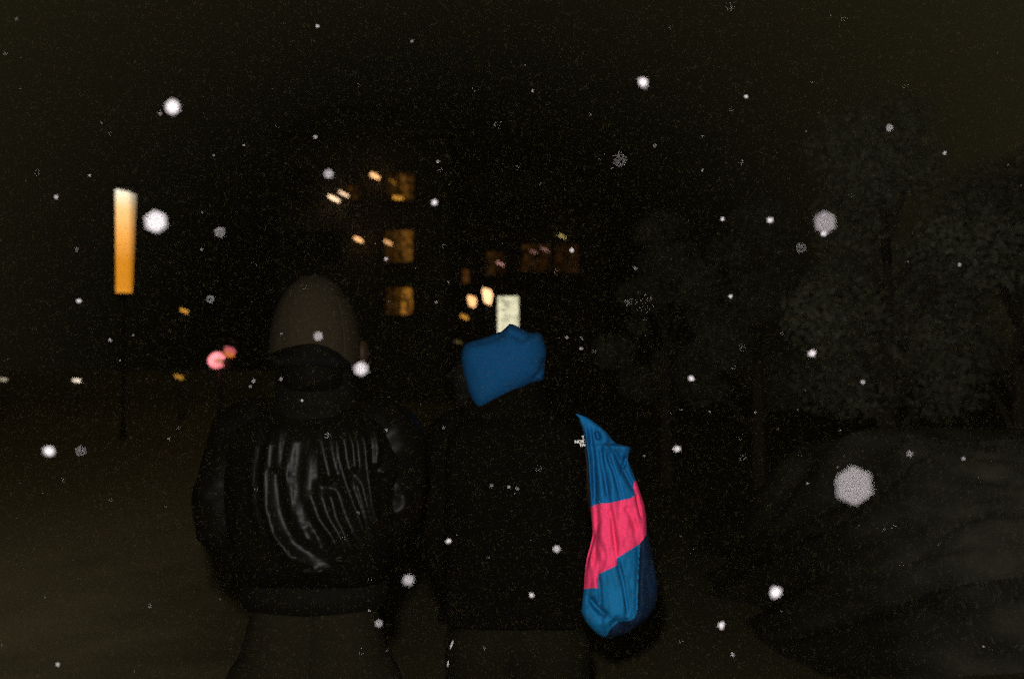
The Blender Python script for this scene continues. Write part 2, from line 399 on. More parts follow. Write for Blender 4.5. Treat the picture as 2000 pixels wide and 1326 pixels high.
MB().tube([((a.x + b.x) / 2, a.y + .02, -.05), ((a.x + b.x) / 2, a.y + .02, a.z)], .05, 10).make('post', M_iron, t)

# ------------------------------------------------------------------ pink sign: open ring and a small lantern beside it
DN = 18.0; kn = DN / FPX
c = P(426, 704, DN)
t = thing('neon_sign', (c.x, c.y, 0), 'pink glowing open ring sign on a post left of the person in the cap', 'sign')
mb = MB(); pts = []; rad = []
for k in range(25):
    aa = R(20 + 300 * k / 24); pts.append(c + Vector((11 * kn * math.cos(aa) * 1.1 - .01, 0, 10.5 * kn * math.sin(aa)))); rad.append(kn * (6.2 if 3 < k < 20 else 4.6))
mb.tube(pts, rad, 10); mb.make('ring_tube', lit('pink neon', (1.0, .26, .28), 1.6, 9, .55), t)
MB().ball(c + Vector((.012, .03, .02)), (8 * kn, .03, 7 * kn), 14, 10).make('centre_disc', lit('salmon glow', (1.0, .42, .26), .62, 8, .4), t)
MB().tube([c + Vector((0, .1, -.2)), (c.x, c.y + .1, -.05)], .03, 8).make('post', M_iron, t)
MB().box(c + Vector((.03, .09, 0)), (.34, .04, .3)).make('back_plate', M_iron, t, False)
c2 = P(448, 688, DN)
t = thing('paper_lantern', c2, 'small pink and orange lantern touching the upper right of the ring sign', 'lantern')
rot = Matrix.Rotation(R(20), 3, 'Y')
MB().ball(c2 + rot @ Vector((0, 0, .035)), (12 * kn, 9 * kn, 6.5 * kn), 16, 10, rot).make('upper_shade', lit('pink shade', (1.0, .20, .22), .52), t)
MB().ball(c2 + rot @ Vector((.01, -.012, -.03)), (11 * kn, 9 * kn, 6 * kn), 16, 10, rot).make('lower_shade', lit('orange shade', (1.0, .26, .06), .62), t)
MB().tube([c2 + Vector((0, .02, .06)), c2 + Vector((0, .1, .3)), c2 + Vector((-.15, .12, .32)), (c2.x - .2, c2.y + .14, -.05)], .015, 8).make('hanger', M_iron, t)

# ------------------------------------------------------------------ trees and shrubs on the right
M_bark = mat('bark', (0.07, 0.055, 0.04), 0.9, 0.1, 12, 0.3, 0.6, 30)
def leaf_mat(k, col):
    m = mat('leaves ' + k, col, 0.6, 0.15, 1.7, 0.85); return m
M_leaf = [leaf_mat('dull green', (0.110, 0.113, 0.070)), leaf_mat('grey green', (0.150, 0.148, 0.095)), leaf_mat('olive', (0.115, 0.110, 0.065))]
def leaves(name, clumps, n, size, m, parent):
    """n small folded leaves spread through clumps [(centre, radius vec)]"""
    cl = np.array([[*c, *r] for c, r in clumps]); wgt = cl[:, 3] * cl[:, 4] * cl[:, 5]; idx = rng.choice(len(cl), n, p=wgt / wgt.sum())
    d = rng.normal(size=(n, 3)); d /= np.linalg.norm(d, axis=1)[:, None]
    rr = rng.random(n) ** 0.45
    c = cl[idx, :3] + d * rr[:, None] * cl[idx, 3:]
    a = rng.normal(size=(n, 3)); a /= np.linalg.norm(a, axis=1)[:, None]
    b = np.cross(a, rng.normal(size=(n, 3))); b /= np.linalg.norm(b, axis=1)[:, None]
    s = size * (.6 + .8 * rng.random(n))[:, None]
    nn = np.cross(a, b)
    v = np.stack([c - a * s, c + b * s * .45 + nn * s * .12, c + a * s, c - b * s * .45 + nn * s * .12], 1).reshape(-1, 3)
    v -= np.array(root_pos(parent))
    me = bpy.data.meshes.new(name); me.vertices.add(len(v)); me.vertices.foreach_set('co', v.ravel())
    me.loops.add(4 * n); me.loops.foreach_set('vertex_index', np.arange(4 * n)); me.polygons.add(n)
    me.polygons.foreach_set('loop_start', np.arange(0, 4 * n, 4)); me.materials.append(m); me.update(); me.validate()
    o = bpy.data.objects.new(name, me); COL.objects.link(o); o.parent = parent
    return o
def tree(px, d, h, rx, base, label, m, seed, n=7000, size=.05, lean=0.0):
    r = random.Random(seed); b = P(px, 720, d); t = thing('tree', (b.x, b.y, 0), label, 'tree', 'trees on the lawn at the right')
    top = Vector((b.x + lean, b.y, h * .72)); mb = MB()
    mb.tube([(b.x, b.y, -.1), (b.x + .02, b.y, .15), (b.x + lean * .3, b.y, h * .3), top], [h * .036, h * .026, h * .02, h * .007], 10)
    clumps = []
    for k in range(16):
        z = base + (h - base) * (k + .5) / 16; q = math.sin(math.pi * min(1, .18 + .8 * (z - base) / (h - base)))
        an = k * 2.4 + r.random(); rad = rx * q * (.35 + .55 * r.random())
        cc = Vector((b.x + lean * z / h + rad * math.cos(an), b.y + rad * math.sin(an), z + r.uniform(-.1, .1)))
        s0 = Vector((b.x + lean * .3, b.y, max(h * .22, z - .5 - .3 * rad)))
        mb.tube([s0, (s0 + cc) / 2 + Vector((0, 0, .1)), cc], [h * .011, h * .007, h * .003], 6)
        cr = rx * (.20 + .20 * r.random()); clumps.append((cc, (cr, cr, cr * .75)))
    mb.make('trunk', M_bark, t)
    leaves('crown', clumps, n, size, m, t)
tree(1735, 9.0, 3.75, 1.35, 1.3, 'broad leafy tree nearest the right edge of the lawn', M_leaf[1], 3, 16000, .030)
tree(1480, 11.5, 3.4, 1.0, 1.2, 'shorter tree between the blue and pink sleeve and the broad tree', M_leaf[0], 5, 11000, .030)
tree(1990, 9.6, 3.6, 1.15, 1.2, 'tree cut by the right edge of the view', M_leaf[2], 8, 12000, .030)
tree(1300, 13.0, 3.5, .95, 1.2, 'slim tree furthest left, just right of the brown windows', M_leaf[2], 12, 8000, .035)
# grassy bank in two steps at the right: a ledge, a dark undercut, a lower slope
M_bank = mat('thin winter turf', (0.165, 0.158, 0.115), 0.95, 0.05, 3.2, 0.85, 0.5, 40, detail=7)
shade_mix(M_bank, 1.7, 3.6, (.16, .15, .12), (.95, .95, .95))  # painted light: bank colour dim at its left, bright at its right
PROF = [(4.95, -.04), (5.1, .10), (5.3, .26), (5.5, .36), (5.6, .38), (5.66, .35), (5.75, .37), (5.85, .50), (6.2, .68), (6.7, .88), (7.2, 1.0), (8.0, 1.05), (9.0, 1.0), (10.2, .6), (11.5, .2), (12.5, -.05)]
ys_ = np.concatenate([np.linspace(4.75, 7.6, 110), np.linspace(7.7, 12.6, 24)]); NXB = 90; bv = []
for y in ys_:
    for i in range(NXB):
        u = i / (NXB - 1); x = 1.15 + u * 6.4 + .10 * (y - 5)
        rise = min(1, max(0, (u + .05 * noise.noise(Vector((x, y * 2, 9)))) / .26)) ; rise = rise * rise * (3 - 2 * rise)
        yy = y + .04 * math.sin(x * 1.3) - .05 * (x - 2) + .10 * noise.noise(Vector((x * .9, 2, 1)))
        z = interp(yy, PROF) * rise * (1 - .25 * max(0, u - .6))
        z += rise * (.09 * noise.noise(Vector((x * 1.8, y * 1.8, 4))) + .05 * noise.noise(Vector((x * 5, y * 5, 1))) + .012 * noise.noise(Vector((x * 13, y * 13, 6)))) - .03 * (1 - rise)
        bv.append((x, y, z))
NYB = len(ys_)
bank = obj('grass_bank', bv, [(j * NXB + i, j * NXB + i + 1, (j + 1) * NXB + i + 1, (j + 1) * NXB + i) for j in range(NYB - 1) for i in range(NXB - 1)], M_bank)
tag(bank, kind='structure')
gvv, gff = [], []
for k in range(16000):
    i_ = random.randrange(len(bv)); x, y, z = bv[i_]
    if y > 8 or z < .06 or x < 2.3 + random.uniform(-.5, .5): continue
    x += random.uniform(-.04, .04); y += random.uniform(-.02, .02); hgt = random.uniform(.015, .05); an = random.uniform(0, 6.28); w_ = .0025; q = len(gvv)
    dx, dy = math.cos(an), math.sin(an); lx, ly = random.uniform(-.03, .03), random.uniform(-.03, .03)
    gvv += [(x - dx * w_, y - dy * w_, z - .015), (x + dx * w_, y + dy * w_, z - .015), (x + lx, y + ly, z + hgt)]; gff.append((q, q + 1, q + 2))
tag(obj('bank_grass', gvv, gff, mat('dry grass', (0.17, 0.17, 0.125), 0.8, 0.1), None, False), 'thin grass on the pale bank at the lower right', 'grass', kind='stuff')

# ------------------------------------------------------------------ people
M_skin = mat('skin', (0.015, 0.0075, 0.0034), 0.6, 0.1, 30, 0.1)
M_hair = mat('black hair', (0.0012, 0.0011, 0.0008), 0.75, 0.02, 90, 0.4)
M_trs = mat('black trousers', (0.0065, 0.0054, 0.0028), 0.95, 0.02, 240, 0.5)
M_shoe = mat('black shoe leather', (0.015, 0.015, 0.015), 0.4, 0.4)
M_sole = mat('rubber sole', (0.08, 0.08, 0.075), 0.8, 0.2)

def body(root, cx, cyy, H, head, face, arms, hip=0.085):
    """one continuous figure: head with face, neck, trunk, arms with five-fingered hands, legs"""
    m = MB(); up = Vector((0, 0, 1)); f = Vector(face).normalized(); s = f.cross(up)     # s: the person's right
    hd = Vector(head); r = H / 7.5 / 2 * .93
    rot = Matrix((s, f, up)).transposed()
    m.ball(hd + .012 * f + up * .02, (r * .66, r * .80, r * .86), 24, 18, rot)            # skull
    m.ball(hd + f * r * .18 - up * r * .38, (r * .52, r * .58, r * .62), 20, 14, rot)     # jaw
    m.ball(hd + f * r * .62 - up * r * .86, (r * .18, r * .16, r * .14), 12, 8, rot)      # chin
    m.capsule(hd + f * r * .80 + up * r * .02, hd + f * r * 1.0 - up * r * .30, r * .07, r * .13, 10)   # nose
    for q in (-1, 1):
        m.ball(hd + f * r * .70 + s * q * r * .30 + up * r * .03, (r * .14, r * .09, r * .09), 12, 8, rot)   # eyes
        m.capsule(hd + f * r * .74 + s * q * r * .14 + up * r * .19, hd + f * r * .68 + s * q * r * .44 + up * r * .19, r * .07, r * .06, 8)
        m.ball(hd + s * q * r * .70 - f * r * .05 - up * r * .12, (r * .10, r * .17, r * .28), 12, 10, rot)  # ears
    m.capsule(hd + f * r * .70 - s * r * .2 - up * r * .52, hd + f * r * .70 + s * r * .2 - up * r * .52, r * .075, r * .075, 8)   # mouth
    neck = Vector((cx, cyy, H * .825))
    m.capsule(hd - up * r * .5, neck, .055, .062)
    for (za, zb_, ra, rb) in ((.79, .68, .13, .125), (.68, .60, .125, .115), (.60, .52, .115, .125)):
        for q in (-1, 1): m.capsule((cx + q * .05, cyy, H * za), (cx + q * .045, cyy, H * zb_), ra * .66, rb * .66)
    for q in (-1, 1):
        m.capsule((cx, cyy, H * .80), (cx + q * .13, cyy, H * .785), .05, .045)
        hp = Vector((cx + q * hip, cyy, H * .52)); kn_ = Vector((cx + q * (hip + .02), cyy + .015, H * .285)); an = Vector((cx + q * (hip + .025), cyy - .01, H * .05))
        m.capsule(hp, kn_, .085, .058); m.capsule(kn_, an, .056, .038); m.capsule(an - up * .02, an + Vector((0, .15, -H * .03)), .038, .03)
    for (sh, el, wr, hdir, pn) in arms:
        sh, el, wr = Vector(sh), Vector(el), Vector(wr); hdir = Vector(hdir).normalized(); pn = Vector(pn).normalized(); sd = hdir.cross(pn)
        m.capsule(sh, el, .05, .042); m.capsule(el, wr, .042, .028)
        pc = wr + hdir * .085
        m.capsule(wr + sd * .012, pc + sd * .028, .020, .018); m.capsule(wr - sd * .012, pc - sd * .028, .020, .018); m.capsule(wr, pc, .022, .019)
        for k, ln in enumerate((.070, .080, .075, .058)):
            b0 = pc + sd * (.033 - .022 * k); b1 = b0 + hdir * ln * .55 + pn * .012; b2 = b1 + hdir * ln * .3 + pn * .03
            m.capsule(b0, b1, .0092, .0085, 8); m.capsule(b1, b2, .0085, .0075, 8)
        t0 = wr + sd * .025 + hdir * .025; t1 = t0 + sd * .035 + hdir * .035; t2 = t1 + hdir * .03 + pn * .015
        m.capsule(t0, t1, .013, .011, 8); m.capsule(t1, t2, .011, .009, 8)
    return fuse(m.make('body', M_skin, root), .0065, 3)

def trousers(root, cx, cyy, H, hip=.085, top=.60):
    m = MB()
    for q in (-1, 1):
        m.capsule((cx + q * .05, cyy, H * top), (cx + q * .06, cyy, H * .52), .080, .105)
        hp = Vector((cx + q * hip, cyy, H * .50)); kn_ = Vector((cx + q * (hip + .02), cyy + .015, H * .285)); an = Vector((cx + q * (hip + .025), cyy - .005, H * .075))
        m.capsule(hp, kn_, .105, .082); m.capsule(kn_, an, .080, .075)
    o = fuse(m.make('trousers', M_trs, root), .009, 4)
    for q in (-1, 1):
        ax = cx + q * (hip + .025); s = MB()
        s.capsule((ax, cyy - .02, .075), (ax, cyy + .02, .06), .05, .05); s.capsule((ax, cyy, .055), (ax, cyy + .17, .045), .048, .042)
        so_ = fuse(s.make('shoe', M_shoe, root), .007, 3)
        so2 = MB(); ring = []
        for z, k in ((.0, 1.0), (.028, 1.03)):
            ring.append([(ax + .05 * k * math.cos(t_), cyy + .075 + .145 * k * math.sin(t_), z) for t_ in np.linspace(0, 2 * math.pi, 24, endpoint=False)])
        so2.loft(ring).make('sole', M_sole, so_)

# ---------- person in the cap
D_A = 2.1; HA = 1.75
ra = P(617, 720, D_A); AX, AY = ra.x, ra.y
pa = thing('person', (AX, AY, 0), 'person seen from behind in a taupe cap and glossy black jacket', 'person', None)
def PA(px, py, dd=0.0): return P(px, py, D_A + dd)
armsA = [(PA(775, 862), PA(770, 992, .02), PA(715, 1085, .10), (-.6, .6, -.5), (-.5, -.2, .3)),
         (PA(460, 862), PA(415, 1000, .02), PA(470, 1090, .10), (.6, .6, -.5), (.5, -.2, .3))]
hA = PA(621, 672, 0.0)
body(pa, AX, AY, HA, hA, (.22, 1, .02), armsA)
trousers(pa, AX, AY, HA)
M_jk = mat('glossy black nylon', (0.0018, 0.0016, 0.0011), 0.33, 0.026, 60, 0.3, 0.06, 90)
M_jks = mat('black nylon sleeve', (0.0018, 0.0016, 0.0011), 0.40, 0.028, 60, 0.3, 0.10, 55)
M_rib = mat('black ribbed knit', (0.0022, 0.0019, 0.0012), 0.8, 0.03, 60, 0.3)

# jacket trunk: rings by photo height, back side carries the folds
FOLDS = [  # polyline down the back, height m, width px
    ([(541, 826), (526, 925), (527, 985), (541, 1040), (570, 1083), (608, 1107)], .017, 9),
    ([(556, 822), (549, 870), (545, 925)], .014, 12),
    ([(580, 828), (563, 925), (576, 1000), (598, 1043), (620, 1070)], .014, 8),
    ([(600, 826), (606, 890), (603, 955), (622, 1010), (646, 1045), (668, 1094)], .014, 8),
    ([(620, 822), (630, 880), (645, 945)], .015, 13),
    ([(650, 828), (659, 895), (672, 940), (694, 1000), (716, 1062)], .011, 8),
    ([(672, 826), (686, 868), (692, 925)], .010, 6), ([(694, 824), (707, 864), (712, 912), (722, 985), (738, 1045)], .013, 8),
    ([(726, 826), (734, 875), (731, 915)], .011, 8),
    ([(742, 928), (760, 905), (773, 887)], .010, 5), ([(748, 898), (760, 890), (771, 884)], .008, 5), ([(752, 945), (770, 922), (778, 908)], .008, 5),
    ([(650, 1091), (664, 1094), (674, 1090)], .009, 4),
    ([(742, 1005), (770, 1001), (786, 994), (791, 982), (783, 955)], .012, 5), ([(758, 1030), (770, 1033), (779, 1031)], .009, 4),
    ([(380, 945), (395, 965), (402, 985)], .007, 4), ([(385, 1046), (412, 1045)], .007, 4),
    ([(505, 840), (495, 930), (504, 1000), (530, 1070)], .009, 8),
    ([(640, 950), (655, 1010), (690, 1085)], .010, 8), ([(690, 930), (705, 980), (728, 1075)], .009, 8), ([(560, 1098), (600, 1118), (640, 1112)], .008, 6),
]
HW = [(786, 50), (800, 92), (815, 132), (835, 160), (870, 172), (950, 172), (1050, 160), (1110, 146), (1126, 138)]
DPT = [(786, .055), (800, .080), (815, .093), (835, .104), (870, .111), (950, .121), (1050, .134), (1085, .136), (1110, .124), (1126, .100)]
HW, DPT = smooth_tab(HW), smooth_tab(DPT)
def px_grid_disp(V, d0, sgn=-1, folds=FOLDS, k=1.0):
    """photo position of world verts (as seen from where the photograph was taken) -> fold height"""
    rel = V - np.array(C0); f = np.array(FWD); u = np.array(UP)
    dep = rel @ f; px = 1000 + FPX * rel[:, 0] / dep; py = 663 - FPX * (rel @ u) / dep
    h = np.zeros(len(V))
    for poly, ht, wd in folds:
        ds, al = seg_dist(px, py, poly)
        h = np.maximum(h, k * ht * np.exp(-(np.sqrt(ds ** 2 + 6.0) - 2.45) / max(10.0, wd * 1.7)) * np.clip(np.minimum(al, 1 - al) * 5 + .35, 0, 1))
    return h, px, py
def jacket_trunk():
    NR, NS = 170, 220; V = []
    for j in range(NR):
        py = 786 + (1126 - 786) * j / (NR - 1); w = interp(py, HW) * D_A / FPX; dp = interp(py, DPT)
        c = PA(617, py)
        for k in range(NS):
            a_ = 2 * math.pi * k / NS; ca, sa = math.cos(a_), math.sin(a_)
            e = .70
            V.append((c.x + w * math.copysign(abs(ca) ** e, ca), AY + dp * math.copysign(abs(sa) ** e, sa), c.z))
    V = np.array(V); h, _, _ = px_grid_disp(V, D_A)
    back = np.clip((AY - V[:, 1]) / .05, 0, 1)
    soft = np.array([noise.noise(Vector((v[0] * 9, v[1] * 9, v[2] * 4 + 7))) for v in V]) * .006
    cen = np.array([AX, AY]); n = V[:, :2] - cen; n /= np.linalg.norm(n, axis=1)[:, None]
    V[:, :2] += n * ((h * back + soft)[:, None]); V[:, 1] -= .4 * h * back
    F = [(j * NS + k, j * NS + (k + 1) % NS, (j + 1) * NS + (k + 1) % NS, (j + 1) * NS + k) for j in range(NR - 1) for k in range(NS)]
    F.append(tuple(range(NS - 1, -1, -1)));
    return obj('jacket', V, F, M_jk, pa)
jk = jacket_trunk()
def sleeve_tube(pts, rad, NR=90, NS=56, folds=FOLDS, m=M_jk, parent=None, name='sleeve', k=1.0):
    ts = np.linspace(0, 1, NR); n = len(pts); pos = []; rr = []
    P_ = [Vector(p) for p in pts]
    for t_ in ts:       # Catmull-Rom through the arm's joints
        q = t_ * (n - 1); i = min(int(q), n - 2); u = q - i
        p0, p1, p2, p3 = P_[max(i - 1, 0)], P_[i], P_[i + 1], P_[min(i + 2, n - 1)]
        pos.append(.5 * ((2 * p1) + (p2 - p0) * u + (2 * p0 - 5 * p1 + 4 * p2 - p3) * u * u + (3 * p1 - p0 - 3 * p2 + p3) * u ** 3))
        rr.append(rad[i] + (rad[i + 1] - rad[i]) * u)
    mb = MB(); mb.tube(pos, rr, NS); V = np.array(mb.v); h, _, _ = px_grid_disp(V, D_A, folds=folds)
    cen = np.repeat(np.array([list(p) for p in pos]), NS, 0); nn = V - cen; nn /= np.linalg.norm(nn, axis=1)[:, None]
    soft = np.array([noise.noise(Vector((v[0] * 14, v[1] * 14, v[2] * 9))) + .5 * noise.noise(Vector((v[0] * 30, v[1] * 30, v[2] * 24))) for v in V]) * .007
    V += nn * (h * np.clip(-nn[:, 1] * 2, 0, 1) + soft)[:, None]
    return obj(name, V, mb.f, m, parent)
sleeve_tube([PA(705, 822, .0), PA(758, 850, .0), PA(772, 925, .0), PA(766, 1000, -.01), PA(715, 1072, .03), PA(670, 1105, .08)], [.055, .070, .064, .058, .055, .05], parent=jk, m=M_jks)
sleeve_tube([PA(530, 822, .0), PA(478, 850, .0), PA(448, 925, .0), PA(432, 1000, -.01), PA(478, 1072, .03), PA(540, 1105, .08)], [.055, .070, .064, .058, .055, .05], parent=jk, m=M_jks)
# ribbed waistband and collar
rb = MB(); rings = []
for j in range(12):
    py = 1122 + 54 * j / 11; c = PA(617, py); w = (134 + 8 * math.sin(j / 11 * math.pi)) * D_A / FPX; dp = .097 + .012 * math.sin(j / 11 * math.pi)
    ring = []
    for k in range(240):
        a_ = 2 * math.pi * k / 240; q = 1 + .008 * math.cos(a_ * 60); ring.append((c.x + w * q * math.cos(a_), AY + dp * q * math.sin(a_), c.z))
    rings.append(ring)
rb.loft(rings, False).make('waistband', M_rib, jk)
hc = MB(); hc.tube([PA(x_, 1169 + 3 * math.sin(x_ * .05), -.108 - .004 * math.cos((x_ - 600) / 60)) for x_ in range(540, 650, 10)], [.0006, .0022, .003, .0034, .0036, .0036, .0036, .0034, .003, .0022, .0006], 10)
hc.make('glint_cord', mat('glossy glint cord', (.004, .004, .0035), .38, .045), jk)  # cord added to catch the flash as a glint at the waist
cl = MB(); rings = []
for j in range(14):
    py = 815 - 95 * j / 13; c = PA(617, py); w = (92 - 16 * min(1, j / 6)) * D_A / FPX; dp = .095 - .015 * min(1, j / 6) + .006 * math.sin(j * 1.2)
    rings.append([(c.x + w * math.cos(a_) * (1 + .03 * math.sin(5 * a_ + j * .4)), AY + dp * math.sin(a_) , c.z) for a_ in np.linspace(0, 2 * math.pi, 72, endpoint=False)])
cl.loft(rings, False).make('collar', M_rib, jk)

# cap: dome of six panels, back opening over the hair, strap with a metal slide, brim to the front
M_cap = mat('taupe cotton twill', (0.0128, 0.0100, 0.0056), 0.98, 0.02, 330, 0.5, 0.25, 300)
M_seam = mat('taupe seam', (0.028, 0.021, 0.013), 0.95, 0.05)
M_metal = mat('dull metal', (0.25, 0.25, 0.25), 0.35, 0.5, metal=.6)
HCX, HCY = PA(616, 660).x, AY - .012
ztop = PA(616, 534, -.1).z; zlow = PA(616, 716, -.1).z
ARCH = [(515, 702), (530, 692), (545, 684), (560, 679), (590, 673), (612, 671), (635, 676), (660, 689), (685, 712), (705, 735)]
def cap_xy(a_, s_, off=0.0):
    q = max(0.0, 1 - (1 - min(1, s_)) ** 2.25) ** .5
    seam = 1 - .010 * abs(math.cos(3 * a_)) ** 16 * min(1, s_ * 3)
    return HCX + q * seam * (.0905 + off) * math.cos(a_), HCY + q * seam * (.106 + off) * math.sin(a_)
def cap_dome(a0=0, a1=2 * math.pi, nu=160, nv=50, off=0.0, low=None):
    V = []; zl = zlow + .012
    for j in range(nv + 1):
        for i in range(nu + (0 if low is None else 1)):
            a_ = a0 + (a1 - a0) * i / nu
            zb_ = zl
            if low is not None: zb_ = low(a_)
            elif math.sin(a_) < 0:          # back half: the arched opening over the hair
                x = HCX + .0905 * math.cos(a_); dep = HCY - .106 * abs(math.sin(a_)); px = 1000 + FPX * x / dep
                w_ = min(1, -math.sin(a_) * 5); zb_ = zl * (1 - w_) + w_ * P(px, interp(px, ARCH), dep).z
            s_ = (j / nv) ** 1.25; z = ztop + off - (ztop + off - zb_) * s_
            x, y = cap_xy(a_, (ztop - z) / (ztop - zl) * 1.02 + (.0 if j == 0 else .02), off); V.append((x, y, z))
    return V
V = cap_dome(); nu, nv = 160, 50
F = [(j * nu + i, j * nu + (i + 1) % nu, (j + 1) * nu + (i + 1) % nu, (j + 1) * nu + i) for j in range(nv) for i in range(nu)]
cap = obj('cap', V, F, M_cap, pa)
so_ = cap.modifiers.new('cloth', 'SOLIDIFY'); so_.thickness = .003; so_.offset = -1
MB().ball((HCX, HCY, ztop + .002), (.009, .009, .004), 12, 8).make('button', M_seam, cap)
bm_ = MB(); rows = []
for j in range(10):
    r_ = j / 9; rows.append([(HCX + .02 + (.085 + .0 * r_) * math.cos(a_) * (1 - .10 * r_), HCY + .085 + (.03 + .075 * r_) * math.sin(a_), zlow + .012 - .012 * r_ + .012 * math.sin(a_)) for a_ in np.linspace(0, math.pi, 30)])
BV = [p for r_ in rows for p in r_]; BF = [(j * 30 + i, j * 30 + i + 1, (j + 1) * 30 + i + 1, (j + 1) * 30 + i) for j in range(9) for i in range(29)]
br = obj('brim', BV, BF, M_cap, cap); sm = br.modifiers.new('cloth', 'SOLIDIFY'); sm.thickness = .004
# side fold of cloth over the right ear
zfl = PA(690, 716, -.05).z
V = cap_dome(R(-40), R(30), 24, 30, .0045, lambda a_: zfl + .05 * (abs(a_ - R(-12)) / R(42)) ** 2); V = V[10 * 25:]
F = [(j * 25 + i, j * 25 + i + 1, (j + 1) * 25 + i + 1, (j + 1) * 25 + i) for j in range(20) for i in range(24)]
fo = obj('side_flap', V, F, M_cap, cap); q = fo.modifiers.new('cloth', 'SOLIDIFY'); q.thickness = .003
st = MB(); pts = [(HCX + .088 * math.cos(a_), HCY + .106 * math.sin(a_), PA(600, 707, -.1).z - .004 * math.cos(2 * a_)) for a_ in np.linspace(R(190), R(350), 24)]
srow = []
SV = [];
for p in pts: SV += [(p[0], p[1], p[2] + .010), (p[0], p[1], p[2] - .010)]
SF = [(2 * i, 2 * i + 2, 2 * i + 3, 2 * i + 1) for i in range(23)]
sp = obj('strap', SV, SF, mat('black strap webbing', (.002, .002, .002), .9, .02), cap); q = sp.modifiers.new('cloth', 'SOLIDIFY'); q.thickness = .002; q.offset = 1
c = PA(596, 702, -.112)
MB().tube([c + Vector((-.020, .004, .001)), c + Vector((-.006, 0, 0)), c + Vector((.008, 0, -.001)), c + Vector((.020, .004, -.003))], [.0012, .002, .002, .0012], 8).make('strap_slide', mat('worn dark metal', (.05, .055, .05), .5, .5), cap)
# hair: cap of short dark hair under the opening and at the nape
hm = MB(); hm.ball((HCX + .004, HCY + .006, PA(616, 690).z), (.083, .098, .080), 28, 20)
hm.ball((HCX + .004, HCY - .030, PA(616, 735).z), (.066, .060, .045), 24, 16)
fuse(hm.make('hair', M_hair, pa), .006, 2)
ear = MB(); ear.ball(PA(709, 689, .0), (.013, .022, .028), 14, 12); ear.ball(PA(698, 692, .01), (.013, .02, .022), 12, 10)
eo = fuse(ear.make('ear', M_skin, pa), .004, 2)

# ---------- person with the blue hood
D_B = 2.6; HB = 1.64
rb_ = P(1012, 720, D_B); BX, BY = rb_.x, rb_.y
pb = thing('person', (BX, BY, 0), 'person in a black jacket with blue hood and blue and pink sleeve, head turned left', 'person', None)
def PB(px, py, dd=0.0): return P(px, py, D_B + dd)
armsB = [(PB(1150, 880, -.04), PB(1200, 1045, -.10), PB(1195, 1140, -.06), (-.35, .9, -.2), (-.8, .2, 0)),
         (PB(885, 870), PB(858, 1040, .02), PB(900, 1150, .12), (.5, .6, -.6), (.4, 0, .3))]
hB = PB(984, 752, .02)
body(pb, BX, BY, HB, hB, (-1, .25, -.02), armsB)
trousers(pb, BX, BY, HB)
M_blk = mat('matte black shell fabric', (0.0018, 0.0016, 0.0010), 0.9, 0.012, 60, 0.3, 0.1, 40)
HW2 = [(800, 62), (812, 92), (828, 118), (850, 134), (900, 140), (1000, 140), (1100, 142), (1170, 148), (1198, 150)]
V = []; NR, NS = 110, 140
for j in range(NR):
    py = 800 + 398 * j / (NR - 1); c = PB(1010, py); w = interp(py, HW2) * D_B / FPX; dp = interp(py, [(800, .06), (828, .11), (870, .135), (1100, .135), (1300, .14)])
    for k in range(NS):
        a_ = 2 * math.pi * k / NS; ca, sa = math.cos(a_), math.sin(a_)
        nz = .008 * noise.noise(Vector((ca * 2.5, sa * 2.5, py * .012)))
        V.append((c.x + (w + nz) * math.copysign(abs(ca) ** .6, ca), BY + (dp + nz) * math.copysign(abs(sa) ** .6, sa), c.z))
F = [(j * NS + k, j * NS + (k + 1) % NS, (j + 1) * NS + (k + 1) % NS, (j + 1) * NS + k) for j in range(NR - 1) for k in range(NS)]
F.append(tuple(range(NS - 1, -1, -1)))
jb = obj('jacket', V, F, M_blk, pb)
sleeve_tube([PB(925, 832), PB(886, 862), PB(872, 940), PB(858, 1040), PB(890, 1120, .06), PB(950, 1165, .12)], [.05, .07, .066, .062, .06, .055], m=M_blk, parent=jb, folds=[])
nk = MB(); rings = []
for j in range(12):
    py = 838 - 100 * j / 11; c = PB(993 - 8 * j / 11, py); w = (105 - 30 * min(1, j / 8)) * D_B / FPX
    rings.append([(c.x + w * math.cos(a_), BY + .0 + (.09 - .012 * j / 11) * math.sin(a_), c.z) for a_ in np.linspace(0, 2 * math.pi, 60, endpoint=False)])
nk.loft(rings, False).make('collar', M_blk, jb)
# face gaiter (dark) over nose and mouth, just past the hood's edge
gm = MB(); gm.ball(PB(915, 738, .0), (.046, .06, .05), 18, 14); gm.ball(PB(886, 733, -.0), (.018, .02, .014), 14, 10); gm.ball(PB(925, 770, .02), (.05, .06, .05), 16, 12)
fuse(gm.make('face_gaiter', mat('charcoal fleece', (0.005, 0.0046, 0.004), .95, .02, 60, .5), pb), .005, 3)

